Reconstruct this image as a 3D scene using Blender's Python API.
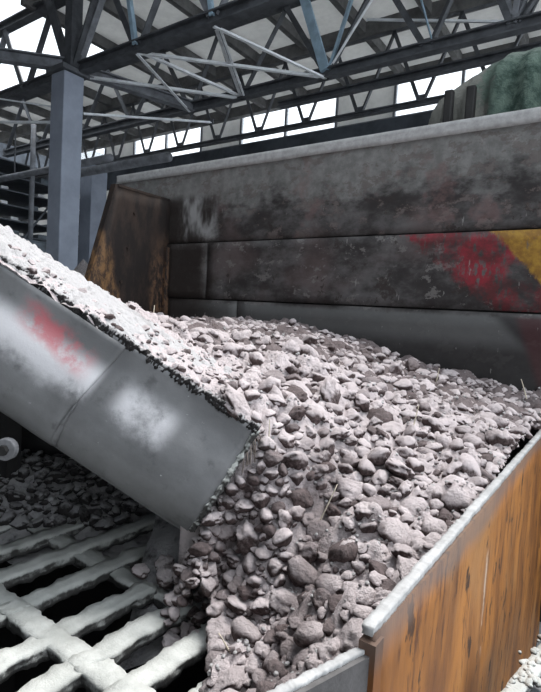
import bpy, bmesh, math, random
import numpy as np
from mathutils import Vector, Matrix, noise
random.seed(7); rng = np.random.default_rng(11)
sc = bpy.context.scene
for o in list(bpy.data.objects): bpy.data.objects.remove(o)
COL = sc.collection

# ---------------------------------------------------------------- camera
# eye at the origin, floor of the hall 3 m below; X runs along the hopper's tall wall, Y across it
F_PX = 510.0
YAW, PIT, ROL = math.radians(34.8), math.radians(3.6), math.radians(3.4)
fh = Vector((-math.sin(YAW), math.cos(YAW), 0)); rh = Vector((math.cos(YAW), math.sin(YAW), 0)); zz = Vector((0, 0, 1))
fw = fh*math.cos(PIT) - zz*math.sin(PIT); u0 = fh*math.sin(PIT) + zz*math.cos(PIT)
rt = rh*math.cos(ROL) + u0*math.sin(ROL); up = -rh*math.sin(ROL) + u0*math.cos(ROL)
cam = bpy.data.cameras.new('camera'); camo = bpy.data.objects.new('camera', cam); COL.objects.link(camo)
M3 = Matrix((rt, up, -fw)).transposed()
camo.matrix_world = M3.to_4x4()
cam.sensor_fit = 'VERTICAL'; cam.sensor_height = 36.0; cam.lens = 36.0*F_PX/692.0
cam.clip_start = 0.05; cam.clip_end = 300
sc.camera = camo

# ---------------------------------------------------------------- sky and light
w = bpy.data.worlds.new('overcast_sky'); sc.world = w; w.use_nodes = True
bg = w.node_tree.nodes['Background']
bg.inputs[0].default_value = (0.86, 0.93, 1.0, 1); bg.inputs[1].default_value = 1.35
sun = bpy.data.lights.new('sun', 'SUN'); sun.energy = 3.0; sun.angle = math.radians(26); sun.color = (1, .97, .94)
suno = bpy.data.objects.new('sun', sun); COL.objects.link(suno)
suno.rotation_euler = Vector((0.10, 0.42, 1.0)).to_track_quat('Z', 'Y').to_euler()
vs = sc.view_settings
vs.view_transform = 'Standard'; vs.look = 'None'; vs.gamma = 1.0; vs.use_curve_mapping = False
vs.exposure = 0.7

# ---------------------------------------------------------------- helpers
class MB:
    def __init__(s): s.v = []; s.f = []
    def add(s, vs_, fs):
        n = len(s.v); s.v += [tuple(p) for p in vs_]; s.f += [tuple(i+n for i in f) for f in fs]; return s
    def box(s, lo, hi):
        x0, y0, z0 = lo; x1, y1, z1 = hi
        return s.add([(x0,y0,z0),(x1,y0,z0),(x1,y1,z0),(x0,y1,z0),(x0,y0,z1),(x1,y0,z1),(x1,y1,z1),(x0,y1,z1)],
              [(0,3,2,1),(4,5,6,7),(0,1,5,4),(1,2,6,5),(2,3,7,6),(3,0,4,7)])
    def sweep(s, a, b, prof, upv=(0,0,1)):
        a = Vector(a); b = Vector(b); d = (b-a).normalized(); U = Vector(upv)
        if abs(d.dot(U)) > .95: U = Vector((0,1,0))
        S = d.cross(U).normalized(); U = S.cross(d).normalized(); n = len(prof)
        vs_ = [a+S*x+U*y for x, y in prof] + [b+S*x+U*y for x, y in prof]
        fs = [(i, (i+1) % n, n+(i+1) % n, n+i) for i in range(n)] + [tuple(range(n-1,-1,-1)), tuple(range(n, 2*n))]
        return s.add(vs_, fs)
    def bar(s, a, b, w_, h_): return s.sweep(a, b, [(-w_/2,-h_/2),(w_/2,-h_/2),(w_/2,h_/2),(-w_/2,h_/2)])
    def angle(s, a, b, w_, t=.02):
        return s.sweep(a, b, [(-w_/2,-w_/2),(w_/2,-w_/2),(w_/2,-w_/2+t),(-w_/2+t,-w_/2+t),(-w_/2+t,w_/2),(-w_/2,w_/2)])
    def ibeam(s, a, b, w_, h_, t=.03):
        x, y, e = w_/2, h_/2, t/2
        return s.sweep(a, b, [(-x,-y),(x,-y),(x,-y+t),(e,-y+t),(e,y-t),(x,y-t),(x,y),(-x,y),(-x,y-t),(-e,y-t),(-e,-y+t),(-x,-y+t)])
    def tube(s, pts, r, n=6):
        pts = [Vector(p) for p in pts]; rings = []
        for i, p in enumerate(pts):
            d = (pts[min(i+1, len(pts)-1)] - pts[max(i-1, 0)]).normalized()
            U = Vector((0,0,1)) if abs(d.z) < .9 else Vector((1,0,0))
            S = d.cross(U).normalized(); U = S.cross(d)
            rr = r[i] if isinstance(r, (list, tuple)) else r
            rings.append([p + (S*math.cos(2*math.pi*k/n) + U*math.sin(2*math.pi*k/n))*rr for k in range(n)])
        vs_ = [v for R in rings for v in R]; fs = []
        for i in range(len(rings)-1):
            for k in range(n): fs.append((i*n+k, i*n+(k+1) % n, (i+1)*n+(k+1) % n, (i+1)*n+k))
        fs += [tuple(range(n-1,-1,-1)), tuple(range((len(rings)-1)*n, len(rings)*n))]
        return s.add(vs_, fs)
    def grid(s, P):      # P[i][j] points, open sheet
        n, m = len(P), len(P[0])
        return s.add([p for row in P for p in row], [(i*m+j, (i+1)*m+j, (i+1)*m+j+1, i*m+j+1) for i in range(n-1) for j in range(m-1)])
    def build(s, name, mat, parent=None, smooth=False, bevel=0, solid=0):
        me = bpy.data.meshes.new(name)
        off = Vector(parent.get('_o', (0,0,0))) if parent is not None else Vector((0,0,0))
        me.from_pydata([tuple(Vector(v)-off) for v in s.v], [], s.f); me.update()
        bm = bmesh.new(); bm.from_mesh(me); bmesh.ops.recalc_face_normals(bm, faces=bm.faces); bm.to_mesh(me); bm.free()
        if smooth: me.polygons.foreach_set('use_smooth', [True]*len(me.polygons))
        o = bpy.data.objects.new(name, me); COL.objects.link(o); me.materials.append(mat)
        if parent is not None: o.parent = parent; o['_o'] = tuple(off)
        if bevel:
            b = o.modifiers.new('b', 'BEVEL'); b.width = bevel; b.segments = 2; b.limit_method = 'ANGLE'
        if solid:
            b = o.modifiers.new('s', 'SOLIDIFY'); b.thickness = solid; b.offset = 0
        return o
def tag(o, label=None, cat=None, group=None, kind=None):
    if label: o['label'] = label
    if cat: o['category'] = cat
    if group: o['group'] = group
    if kind: o['kind'] = kind
    return o
def thing(name, loc, label, cat, group=None, kind=None):
    o = bpy.data.objects.new(name, None); o.empty_display_size = .1; COL.objects.link(o); o.location = loc; o['_o'] = tuple(loc)
    return tag(o, label, cat, group, kind)
def nz(p, s, seed=0.0): return noise.noise(Vector((p[0]*s+seed, p[1]*s-seed*1.7, p[2]*s+seed*.6)))
def fbm(p, s, oct=3, seed=0.0):
    t = 0; a = 1
    for i in range(oct): t += a*nz(p, s, seed+i*9.1); a *= .5; s *= 2.1
    return t

# ---------------------------------------------------------------- materials
def mat(name, build):
    m = bpy.data.materials.new(name); m.use_nodes = True; nt = m.node_tree
    b = nt.nodes['Principled BSDF']; G(nt, b, build); return m
class NT:
    def __init__(s, nt): s.nt = nt; s.pos = nt.nodes.new('ShaderNodeNewGeometry')
    def n(s, t, **k):
        x = s.nt.nodes.new(t)
        for a, b in k.items(): setattr(x, a, b)
        return x
    def link(s, a, b): s.nt.links.new(a, b)
    def sett(s, inp, v):
        if hasattr(v, 'is_linked') or isinstance(v, bpy.types.NodeSocket): s.link(v, inp)
        else: inp.default_value = v
    def noise(s, scale, detail=4, rough=.6, stretch=(1,1,1), off=(0,0,0), dist=0):
        mp = s.n('ShaderNodeMapping'); s.link(s.pos.outputs['Position'], mp.inputs[0])
        mp.inputs['Scale'].default_value = stretch; mp.inputs['Location'].default_value = off
        t = s.n('ShaderNodeTexNoise'); s.link(mp.outputs[0], t.inputs['Vector'])
        t.inputs['Scale'].default_value = scale; t.inputs['Detail'].default_value = detail; t.inputs['Roughness'].default_value = rough
        t.inputs['Distortion'].default_value = dist
        return t.outputs['Fac']
    def ramp(s, v, a, b):         # smooth 0..1 between a and b
        r = s.n('ShaderNodeMapRange', interpolation_type='SMOOTHSTEP'); s.link(v, r.inputs[0])
        r.inputs[1].default_value = a; r.inputs[2].default_value = b; return r.outputs[0]
    def mix(s, f, a, b):
        m = s.n('ShaderNodeMix', data_type='RGBA'); s.sett(m.inputs[0], f)
        for i, v in ((6, a), (7, b)):
            if isinstance(v, tuple): m.inputs[i].default_value = (*v, 1)
            else: s.link(v, m.inputs[i])
        return m.outputs[2]
    def math(s, op, a, b=0.0, clamp=False):
        m = s.n('ShaderNodeMath', operation=op, use_clamp=clamp); s.sett(m.inputs[0], a); s.sett(m.inputs[1], b); return m.outputs[0]
    def axis(s, k):
        x = s.n('ShaderNodeSeparateXYZ'); s.link(s.pos.outputs['Position'], x.inputs[0]); return x.outputs[k]
    def nz(s):
        x = s.n('ShaderNodeSeparateXYZ'); s.link(s.pos.outputs['Normal'], x.inputs[0]); return x.outputs[2]
    def lin(s, c):    # c0*x + c1*y + c2*z + c3
        o = s.math('ADD', s.math('MULTIPLY', s.axis('X'), c[0]), c[3])
        if c[1]: o = s.math('ADD', o, s.math('MULTIPLY', s.axis('Y'), c[1]))
        return s.math('ADD', o, s.math('MULTIPLY', s.axis('Z'), c[2]))
def G(nt, b, build):
    k = NT(nt); r = build(k)
    col, rough = r[0], r[1]; bump = r[2] if len(r) > 2 else None; st = r[3] if len(r) > 3 else .3; metal = r[4] if len(r) > 4 else 0; bd = r[5] if len(r) > 5 else .01
    if isinstance(col, tuple): b.inputs['Base Color'].default_value = (*col, 1)
    else: k.link(col, b.inputs['Base Color'])
    k.sett(b.inputs['Roughness'], rough); b.inputs['Metallic'].default_value = metal
    b.inputs['Specular IOR Level'].default_value = .35
    if bump is not None:
        q = k.n('ShaderNodeBump'); k.link(bump, q.inputs['Height']); q.inputs['Strength'].default_value = st; q.inputs['Distance'].default_value = bd
        k.link(q.outputs[0], b.inputs['Normal'])
def simple(name, c, rough=.7, var=.25, scale=6, bump=.2):
    d = tuple(x*(1-var) for x in c); l = tuple(min(1, x*(1+var)) for x in c)
    def f(k):
        n = k.noise(scale, 5, .65); return k.mix(k.ramp(n, .3, .7), d, l), rough, k.noise(scale*6, 3), bump
    return mat(name, f)

M = {}
def roofmat():     # pale roof panels; translucency added to brighten the underside
    m = simple('pale_roof_sheet', (.60,.595,.58), .9, .2, 1.6); nt = m.node_tree; b = nt.nodes['Principled BSDF']; o = nt.nodes['Material Output']
    mx = nt.nodes.new('ShaderNodeMixShader'); t = nt.nodes.new('ShaderNodeBsdfTranslucent'); t.inputs[0].default_value = (.75,.76,.76,1); mx.inputs[0].default_value = .30
    nt.links.new(b.outputs[0], mx.inputs[1]); nt.links.new(t.outputs[0], mx.inputs[2]); nt.links.new(mx.outputs[0], o.inputs[0]); return m
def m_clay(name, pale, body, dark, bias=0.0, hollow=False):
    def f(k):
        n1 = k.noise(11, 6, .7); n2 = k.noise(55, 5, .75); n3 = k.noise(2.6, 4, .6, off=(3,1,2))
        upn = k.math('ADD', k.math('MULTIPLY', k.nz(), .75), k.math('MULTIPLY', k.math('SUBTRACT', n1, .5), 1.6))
        dust = k.ramp(k.math('ADD', upn, bias), .02, .46)  # pale on upward faces: dust plus lit tops painted in
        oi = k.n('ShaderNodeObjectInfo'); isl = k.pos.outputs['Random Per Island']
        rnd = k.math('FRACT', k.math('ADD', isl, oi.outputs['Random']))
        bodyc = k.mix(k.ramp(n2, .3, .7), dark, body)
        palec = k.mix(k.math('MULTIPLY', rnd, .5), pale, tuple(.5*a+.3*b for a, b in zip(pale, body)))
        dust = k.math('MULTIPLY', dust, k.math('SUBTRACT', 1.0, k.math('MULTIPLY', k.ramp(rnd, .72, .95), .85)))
        if hollow:   # the trough of the heap is darker, with less of the pale colour
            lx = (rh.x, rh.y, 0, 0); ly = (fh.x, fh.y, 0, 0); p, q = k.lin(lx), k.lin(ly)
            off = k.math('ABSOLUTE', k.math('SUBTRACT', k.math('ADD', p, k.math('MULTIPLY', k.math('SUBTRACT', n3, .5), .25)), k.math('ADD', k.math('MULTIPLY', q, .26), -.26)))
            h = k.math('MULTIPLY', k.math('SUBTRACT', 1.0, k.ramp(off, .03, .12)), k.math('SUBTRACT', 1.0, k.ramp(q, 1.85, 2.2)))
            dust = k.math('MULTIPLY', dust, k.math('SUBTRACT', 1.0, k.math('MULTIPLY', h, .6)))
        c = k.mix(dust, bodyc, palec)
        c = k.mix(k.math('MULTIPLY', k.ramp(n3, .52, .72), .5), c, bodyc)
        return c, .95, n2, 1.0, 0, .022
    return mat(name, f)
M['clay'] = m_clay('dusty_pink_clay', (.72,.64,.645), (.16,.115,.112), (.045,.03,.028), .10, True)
M['clay_dark'] = m_clay('dark_clay_crust_and_shade', (.46,.45,.46), (.05,.045,.045), (.02,.018,.018), -.16)  # dark for the edge crust and for painted shade under the chute
M['clay_fine'] = m_clay('fine_pale_clay', (.60,.585,.59), (.34,.31,.31), (.15,.13,.13), .30)
M['dust'] = mat('pale_dust_crust', lambda k: (k.mix(k.ramp(k.noise(40, 5, .7), .3, .7), (.28,.27,.265), (.52,.51,.50)), .95, k.noise(120, 4, .7), .6, 0, .01))
M['rail'] = mat('pale_dusty_rail', lambda k: (k.mix(k.ramp(k.noise(14, 5, .7), .3, .7), (.31,.31,.31), (.46,.46,.46)), .9, k.noise(120, 4, .7), .15, 0, .005))
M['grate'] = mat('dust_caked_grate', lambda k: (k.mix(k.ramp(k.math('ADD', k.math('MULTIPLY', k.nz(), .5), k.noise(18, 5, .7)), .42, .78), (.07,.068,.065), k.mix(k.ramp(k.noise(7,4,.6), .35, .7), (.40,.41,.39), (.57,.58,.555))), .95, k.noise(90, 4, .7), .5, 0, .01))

def f_wall(k):
    z = k.axis('Z')
    a = k.noise(3.2, 6, .65, (1,1,1.6)); b = k.noise(9, 6, .7); d = k.noise(26, 4, .7, (1,1,.35)); e = k.noise(1.1, 3, .5, off=(5,2,0))
    c = k.mix(k.ramp(a, .35, .68), (.028,.025,.025), (.115,.11,.11))
    c = k.mix(k.math('MULTIPLY', k.ramp(b, .5, .75), .6), c, (.045,.034,.032))
    c = k.mix(k.math('MULTIPLY', k.ramp(e, .52, .66), .55), c, (.10,.07,.068))
    fl = k.noise(5.5, 9, .72, (1,1,1.5), off=(4,0,7))
    c = k.mix(k.math('MULTIPLY', k.ramp(fl, .575, .60), .75), c, (.165,.155,.15))
    c = k.mix(k.math('MULTIPLY', k.ramp(k.noise(4.2, 9, .7, off=(9,0,3)), .60, .63), .8), c, (.03,.022,.02))
    # upper plate painted paler where its top is lit, above its worn lower half
    top = k.ramp(k.math('ADD', z, k.math('MULTIPLY', k.math('SUBTRACT', a, .5), .9)), .98, 1.28)
    c = k.mix(k.math('MULTIPLY', top, .85), c, k.mix(k.ramp(b, .35, .7), (.15,.149,.145), (.25,.25,.243)))
    c = k.mix(k.math('MULTIPLY', k.math('MULTIPLY', k.ramp(fl, .54, .57), k.ramp(z, .74, .76)), .5), c, (.10,.075,.07))
    pk = k.math('MULTIPLY', k.ramp(k.noise(2.3, 5, .6, off=(1,5,2)), .56, .66), k.ramp(z, .74, .76))
    c = k.mix(k.math('MULTIPLY', pk, .4), c, (.20,.12,.115))
    # lowest plate: smooth grey film rubbed by the clay
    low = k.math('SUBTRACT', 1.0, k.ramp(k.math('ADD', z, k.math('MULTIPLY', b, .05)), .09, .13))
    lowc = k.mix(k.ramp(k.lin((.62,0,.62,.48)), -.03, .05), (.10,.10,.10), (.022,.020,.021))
    lowc = k.mix(k.ramp(k.lin((0,0,1,.10)), -.12, .03), (.028,.026,.026), lowc)  # painted shade: plate goes dark towards its foot
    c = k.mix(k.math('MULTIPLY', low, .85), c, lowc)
    # hazard paint: red then yellow on the middle plate, right-hand end
    band = k.math('MULTIPLY', k.ramp(z, .12, .13), k.math('SUBTRACT', 1.0, k.ramp(z, .735, .74)))
    wob = k.math('MULTIPLY', k.math('SUBTRACT', b, .5), .35)
    red = k.ramp(k.math('ADD', k.lin((.62,0,.78,.43)), wob), -.03, .05)
    redc = k.mix(k.ramp(a, .4, .62), (.09,.020,.022), (.24,.022,.034))
    worn = k.math('MULTIPLY', k.ramp(d, .34, .52), k.ramp(k.noise(2.8, 6, .65, off=(2,2,6)), .36, .52))
    c = k.mix(k.math('MULTIPLY', k.math('MULTIPLY', red, band), worn), c, redc)
    lowred = k.math('MULTIPLY', k.math('MULTIPLY', k.ramp(k.lin((.8,0,.3,.54)), -.02, .04), low), .35)
    c = k.mix(lowred, c, (.09,.012,.015))
    yel = k.ramp(k.math('ADD', k.lin((.735,0,.675,.175)), k.math('MULTIPLY', wob, .3)), -.015, .02)
    c = k.mix(k.math('MULTIPLY', k.math('MULTIPLY', yel, band), k.ramp(d, .25, .42)), c, k.mix(k.ramp(b,.4,.65),(.22,.11,.02),(.38,.22,.035)))
    # pale chalky smear high at the left, rust-brown stain around it
    sx = k.math('ABSOLUTE', k.lin((1,0,0,4.03))); 
    lft = k.math('SUBTRACT', 1.0, k.ramp(k.math('ADD', k.axis('X'), k.math('MULTIPLY', a, .6)), -3.75, -3.2))
    c = k.mix(k.math('MULTIPLY', lft, k.math('MULTIPLY', .9, k.math('SUBTRACT', 1.0, k.ramp(z, 1.2, 1.33)))), c, (.024,.019,.017))
    sz = k.math('ABSOLUTE', k.lin((0,0,1,-1.04)))
    sm = k.math('MULTIPLY', k.math('SUBTRACT', 1.0, k.ramp(k.math('ADD', sx, k.math('MULTIPLY', wob, .6)), .16, .34)), k.math('SUBTRACT', 1.0, k.ramp(k.math('ADD', sz, wob), .12, .36)))
    c = k.mix(k.math('MULTIPLY', sm, k.ramp(k.noise(5, 3, .5, (1.6,1,.6)), .34, .62)), c, (.30,.30,.30))
    # chalk drips and chips
    drip = k.ramp(k.noise(30, 3, .6, (1,1,.25)), .69, .74)
    c = k.mix(k.math('MULTIPLY', drip, .5), c, (.32,.31,.30))
    return c, k.math('ADD', .45, k.math('MULTIPLY', b, .4)), b, .35, .0, .01
M['wall_steel'] = mat('worn_hopper_steel', f_wall)
def f_cheek(k):
    a = k.noise(5, 6, .7, (1,1,.35)); b = k.noise(16, 5, .7, (1,1,.5)); y = k.axis('Y')
    c = k.mix(k.ramp(a, .4, .65), (.014,.010,.009), (.040,.026,.020))
    edge = k.math('ADD', k.math('SUBTRACT', 3.50, y), k.math('MULTIPLY', k.math('SUBTRACT', a, .5), .5))
    edge = k.math('SUBTRACT', edge, k.math('MULTIPLY', k.axis('Z'), .285))
    low = k.math('SUBTRACT', 1.0, k.ramp(k.axis('Z'), .35, .75))
    c = k.mix(k.math('MULTIPLY', k.ramp(edge, -.14, 0.02), k.ramp(k.axis('Z'), 1.6, .2)), c, k.mix(k.ramp(b,.4,.62), (.05,.03,.02), (.21,.115,.05)))
    c = k.mix(k.math('MULTIPLY', k.math('MULTIPLY', k.ramp(y, 3.93, 4.05), k.ramp(b, .42, .6)), k.math('SUBTRACT', 1.0, k.ramp(k.axis('Z'), .25, .95))), c, (.13,.07,.04))
    return c, .75, b, .4
M['cheek_steel'] = mat('brown_stained_steel', f_cheek)
def f_rust(k):
    a = k.noise(3.2, 6, .65, (1,1,.28)); b = k.noise(22, 5, .7, (1,1,.16)); d = k.noise(11, 4, .65, (1,1,.5), off=(2,3,1)); e = k.noise(2.0, 4, .6)
    c = k.mix(k.ramp(a, .34, .66), (.16,.058,.014), (.41,.165,.033))
    c = k.mix(k.math('MULTIPLY', k.ramp(e, .48, .7), .5), c, (.35,.19,.08))
    c = k.mix(k.math('MULTIPLY', k.ramp(b, .53, .66), .9), c, (.075,.026,.010))
    c = k.mix(k.math('MULTIPLY', k.ramp(d, .60, .66), .9), c, (.03,.014,.008))
    top = k.ramp(k.math('ADD', k.axis('Z'), k.math('MULTIPLY', k.math('SUBTRACT', e, .5), .2)), -.72, -.63)
    c = k.mix(k.math('MULTIPLY', top, .8), c, (.10,.075,.065))
    st = k.math('MULTIPLY', k.ramp(k.math('ABSOLUTE', k.math('ADD', k.math('SUBTRACT', k.axis('Y'), 1.98), k.math('MULTIPLY', k.math('SUBTRACT', d, .5), .03))), .022, .006), k.ramp(k.noise(9, 3, .6), .42, .55))
    c = k.mix(k.math('MULTIPLY', k.math('MULTIPLY', st, .7), k.math('MULTIPLY', k.ramp(k.axis('Z'), -1.25, -1.12), k.math('SUBTRACT', 1.0, k.ramp(k.axis('Z'), -.86, -.8)))), c, (.60,.46,.36))
    return c, .62, b, .5, 0, .006
M['rust'] = mat('streaked_orange_rust', f_rust)
def f_chute(k):
    a = k.noise(2.4, 5, .6); b = k.noise(12, 5, .65); d = k.noise(30, 5, .75)
    c = k.mix(k.ramp(a, .3, .7), (.135,.136,.14), (.235,.237,.243))
    c = k.mix(k.math('MULTIPLY', k.ramp(b, .55, .75), .5), c, (.05,.05,.052))
    # dust and a painted highlight along the shoulder of the plate, rubbed red primer beside it (chute axis: see CH below)
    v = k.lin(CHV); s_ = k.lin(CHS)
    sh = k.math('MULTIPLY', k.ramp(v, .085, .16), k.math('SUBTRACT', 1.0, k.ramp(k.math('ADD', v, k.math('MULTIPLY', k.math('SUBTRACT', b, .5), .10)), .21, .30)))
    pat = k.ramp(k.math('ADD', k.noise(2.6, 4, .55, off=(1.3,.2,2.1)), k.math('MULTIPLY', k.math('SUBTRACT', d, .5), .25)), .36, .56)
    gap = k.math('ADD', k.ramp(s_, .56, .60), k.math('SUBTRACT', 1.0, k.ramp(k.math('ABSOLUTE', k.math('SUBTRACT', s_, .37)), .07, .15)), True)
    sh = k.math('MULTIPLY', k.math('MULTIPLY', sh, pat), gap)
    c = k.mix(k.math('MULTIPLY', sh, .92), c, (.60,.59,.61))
    rn = k.noise(7, 6, .7, off=(4,4,1)); ctr = k.math('ABSOLUTE', k.math('SUBTRACT', v, k.math('ADD', .115, k.math('MULTIPLY', k.math('SUBTRACT', .82, s_), .16))))
    rd = k.math('MULTIPLY', k.math('SUBTRACT', 1.0, k.ramp(k.math('ADD', ctr, k.math('MULTIPLY', k.math('SUBTRACT', rn, .5), .12)), .03, .075)), k.math('SUBTRACT', 1.0, k.ramp(k.math('ABSOLUTE', k.math('SUBTRACT', s_, .80)), .10, .20)))
    c = k.mix(k.math('MULTIPLY', k.math('MULTIPLY', rd, k.ramp(rn, .40, .60)), .75), c, (.50,.11,.13))
    fl = k.math('MULTIPLY', k.ramp(d, .66, .72), k.ramp(k.noise(3, 2, .5, off=(8,0,0)), .5, .6))
    c = k.mix(fl, c, (.6,.6,.6))
    return c, k.math('ADD', .4, k.math('MULTIPLY', b, .35)), d, .25, 0, .006

# chute frame: P0 top corner of its discharge lip, CA up along the trough, CT away from the viewer, CV down the side plate
P0 = Vector((-1.10, 1.52, -.43)); CA = Vector((-.83, -.53, .57)).normalized()
CT = Vector((fh.x, fh.y, 0)); CT = (CT - CA*CT.dot(CA)).normalized(); CV = CA.cross(CT).normalized()
if CV.z > 0: CV = -CV
CHV = (CV.x, CV.y, CV.z, -P0.dot(CV)); CHS = (CA.x, CA.y, CA.z, -P0.dot(CA))
def ch(s, t, v): return P0 + CA*s + CT*t + CV*v
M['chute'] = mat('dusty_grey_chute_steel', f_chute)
M['black_steel'] = simple('black_grimy_steel', (.022,.021,.021), .7)
M['dark_steel'] = simple('dark_grey_hopper_steel', (.10,.095,.095), .6, .35, 9)
M['truss'] = simple('dark_blue_grey_paint', (.075,.080,.090), .6, .3, 4)
M['truss_mid'] = simple('mid_grey_paint', (.17,.18,.20), .6, .3, 4)
M['bright_bar'] = simple('pale_dusty_bar_paint', (.74,.77,.80), .5, .15, 4)
M['blue_bar'] = simple('pale_blue_paint', (.30,.42,.52), .6, .2, 4)
M['column'] = simple('pale_blue_grey_column_paint', (.24,.27,.33), .65, .12, 2)
M['roof'] = simple('grey_concrete_slab', (.36,.355,.35), .9, .22, 1.6)
M['roof'] = roofmat()
M['rib'] = simple('dark_concrete_rib', (.13,.13,.13), .9, .3, 3)
M['floor'] = simple('dusty_concrete_floor', (.33,.33,.33), .9, .3, 1.2)
M['pit'] = simple('pit_shade_black', (.012,.012,.012), .9)  # black colour stands in for the dark of the pit
M['rack'] = simple('blue_grey_rack_steel', (.07,.08,.095), .6, .3, 4)
M['wall'] = simple('dim_rendered_wall', (.065,.075,.09), .9, .4, .9)
M['block'] = simple('pale_glint_block', (.55,.56,.58), .7, .3, 5)  # pale colour stands in for glints among the far racks
M['machine'] = simple('dim_machine_paint', (.09,.11,.13), .5, .4, 3)
M['straw'] = simple('dry_straw', (.62,.55,.44), .8, .2, 30)
M['walk'] = simple('dusty_walkway_plate', (.20,.20,.21), .85, .4, 9)
M['root'] = simple('dusty_root_fibre', (.30,.25,.22), .9, .3, 30)
def f_net(k):
    a = k.noise(7, 5, .7); g = k.ramp(k.math('ADD', k.axis('X'), k.math('MULTIPLY', k.math('SUBTRACT', a, .5), .8)), -1.60, -1.38)
    t = k.ramp(k.math('ADD', k.axis('Z'), k.math('MULTIPLY', a, .3)), 2.95, 3.15)
    c = k.mix(g, (.20,.20,.18), k.mix(k.ramp(a, .35, .65), (.025,.05,.04), (.11,.155,.128)))
    c = k.mix(k.math('MULTIPLY', t, .6), c, (.22,.25,.22))
    return c, .95, k.noise(30, 4, .7), .7, 0, .03
M['net'] = mat('dusty_green_netting', f_net)
def glass():
    m = bpy.data.materials.new('dusty_window_glass'); m.use_nodes = True; nt = m.node_tree; nt.nodes.clear()
    o = nt.nodes.new('ShaderNodeOutputMaterial'); mx = nt.nodes.new('ShaderNodeMixShader'); t = nt.nodes.new('ShaderNodeBsdfTransparent'); d = nt.nodes.new('ShaderNodeBsdfTranslucent')
    d.inputs[0].default_value = (.8,.85,.9,1); mx.inputs[0].default_value = .25
    nt.links.new(t.outputs[0], mx.inputs[1]); nt.links.new(d.outputs[0], mx.inputs[2]); nt.links.new(mx.outputs[0], o.inputs[0]); return m
M['glass'] = glass()

# ================================================================ SETTING
FZ = -3.0
tag(MB().box((-45,-12,FZ-.2),(14,32,FZ)).build('floor', M['floor']), kind='structure')
# ceiling: concrete panels between dark ribs that run along Y; skylight gap over the column, eaves end at Y = 13.4
ceil = thing('ceiling', (0,0,6.7), None, None, kind='structure')
YS, YE, PW = 6.2, 13.4, 1.5
x = -22.0
while x < 5.0:
    if x + PW <= -10.4:
        spans = [(8.9, YE)]
    else: spans = [(YS, 8.75), (8.78, 10.95), (10.98, YE)]
    for a, b in spans:
        MB().box((x+.04, a, 6.72), (x+PW-.04, b, 6.82)).build('roof_panel', M['roof'], ceil)
    MB().box((x-.07, spans[0][0], 6.47), (x+.07, YE, 6.85)).build('rib', M['rib'], ceil)
    x += PW
for y in (9.0, 10.95, 13.35): MB().box((-22, y-.10, 6.40), (5, y+.10, 6.72)).build('roof_beam', M['rib'], ceil)
MB().box((-10.5, YS-.06, 6.4), (5, YS+.06, 6.85)).build('roof_beam', M['rib'], ceil)
for x0, x1, y0, y1 in [(-22,-4.2,-9,YS-.1),(-4.2,5,-9,-1.6)]:
    MB().box((x0, y0, 6.72), (x1, y1, 6.85)).build('roof_deck_unseen', M['rib'], ceil)  # unseen deck, left open over the hopper, added to limit the sky light
tag(MB().box((-40,-9.3,FZ),(6,-9,6.85)).build('wall_front_unseen', M['wall']), kind='structure')  # unseen wall behind the camera, added to block sky light
# lower bay beyond: clerestory strip under the eaves, lintel wall, and the dim hall behind
lint = MB().box((-22, 13.5, 4.75), (5, 13.75, 5.55)).build('wall_lintel', M['wall']); tag(lint, kind='structure')
i = 1; BLIND = (3, 6, 9)
x = -22.0
while x < 4.9:
    wn = thing('window_%d' % i, (x+.9, 13.6, 5.55), None, None, kind='structure')
    MB().box((x, 13.56, 5.55), (x+.07, 13.68, 6.7)).build('mullion', M['truss_mid'], wn)
    MB().box((x+.07, 13.56, 5.55), (x+1.8, 13.68, 5.61)).build('window_sill', M['truss_mid'], wn)
    MB().box((x+.07, 13.60, 5.61), (x+1.8, 13.61, 6.7)).build('pane' if i not in BLIND else 'blind_panel', M['glass'] if i not in BLIND else M['roof'], wn)
    x += 1.8; i += 1
tag(MB().box((-40, 13.75, 5.0), (8, 30.2, 5.2)).build('ceiling_far_bay', M['roof']), kind='structure')
def holed_wall(name, axis, pos, a0, a1, z0, z1, holes):
    # holes: rows of (zlo, zhi, [(lo,hi),...]); wall built of boxes round real openings
    r = thing(name, (0,0,0), None, None, kind='structure')
    def bx(lo, hi, za, zb, nm='wall_panel'):
        if axis == 'Y': MB().box((lo, pos, za), (hi, pos+.2, zb)).build(nm, M['wall'], r)
        else: MB().box((pos-.2, lo, za), (pos, hi, zb)).build(nm, M['wall'], r)
    zc = z0
    for zl, zh, hs in holes:
        bx(a0, a1, zc, zl)
        c = a0
        for lo, hi in hs: bx(c, lo, zl, zh); c = hi
        bx(c, a1, zl, zh)
        for lo, hi in hs:
            if axis == 'Y': MB().box((lo, pos+.09, zl), (hi, pos+.11, zh)).build('pane', M['glass'], r)
            else: MB().box((pos-.11, lo, zl), (pos-.09, hi, zh)).build('pane', M['glass'], r)
        zc = zh
    bx(a0, a1, zc, z1)
    return r
holed_wall('wall_back', 'Y', 30.0, -40, 8, FZ, 5.0, [(1.2,1.9,[(x, x+.9) for x in np.arange(-39, -14, 3.1)]), (3.4,4.3,[(x, x+1.6) for x in np.arange(-38, -14, 2.7)])])
holed_wall('wall_left', 'X', -40.0, -6, 30, FZ, 13.5, [(1.3,1.8,[(y, y+1.2) for y in np.arange(4.5, 29, 3.4)]), (3.6,4.4,[(y, y+2.0) for y in np.arange(4, 27, 3.0)]), (6.4,7.0,[(y, y+1.1) for y in np.arange(4, 27, 3.3)]), (9.6,10.6,[(y, y+1.5) for y in np.arange(4, 27, 2.6)])])

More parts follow.
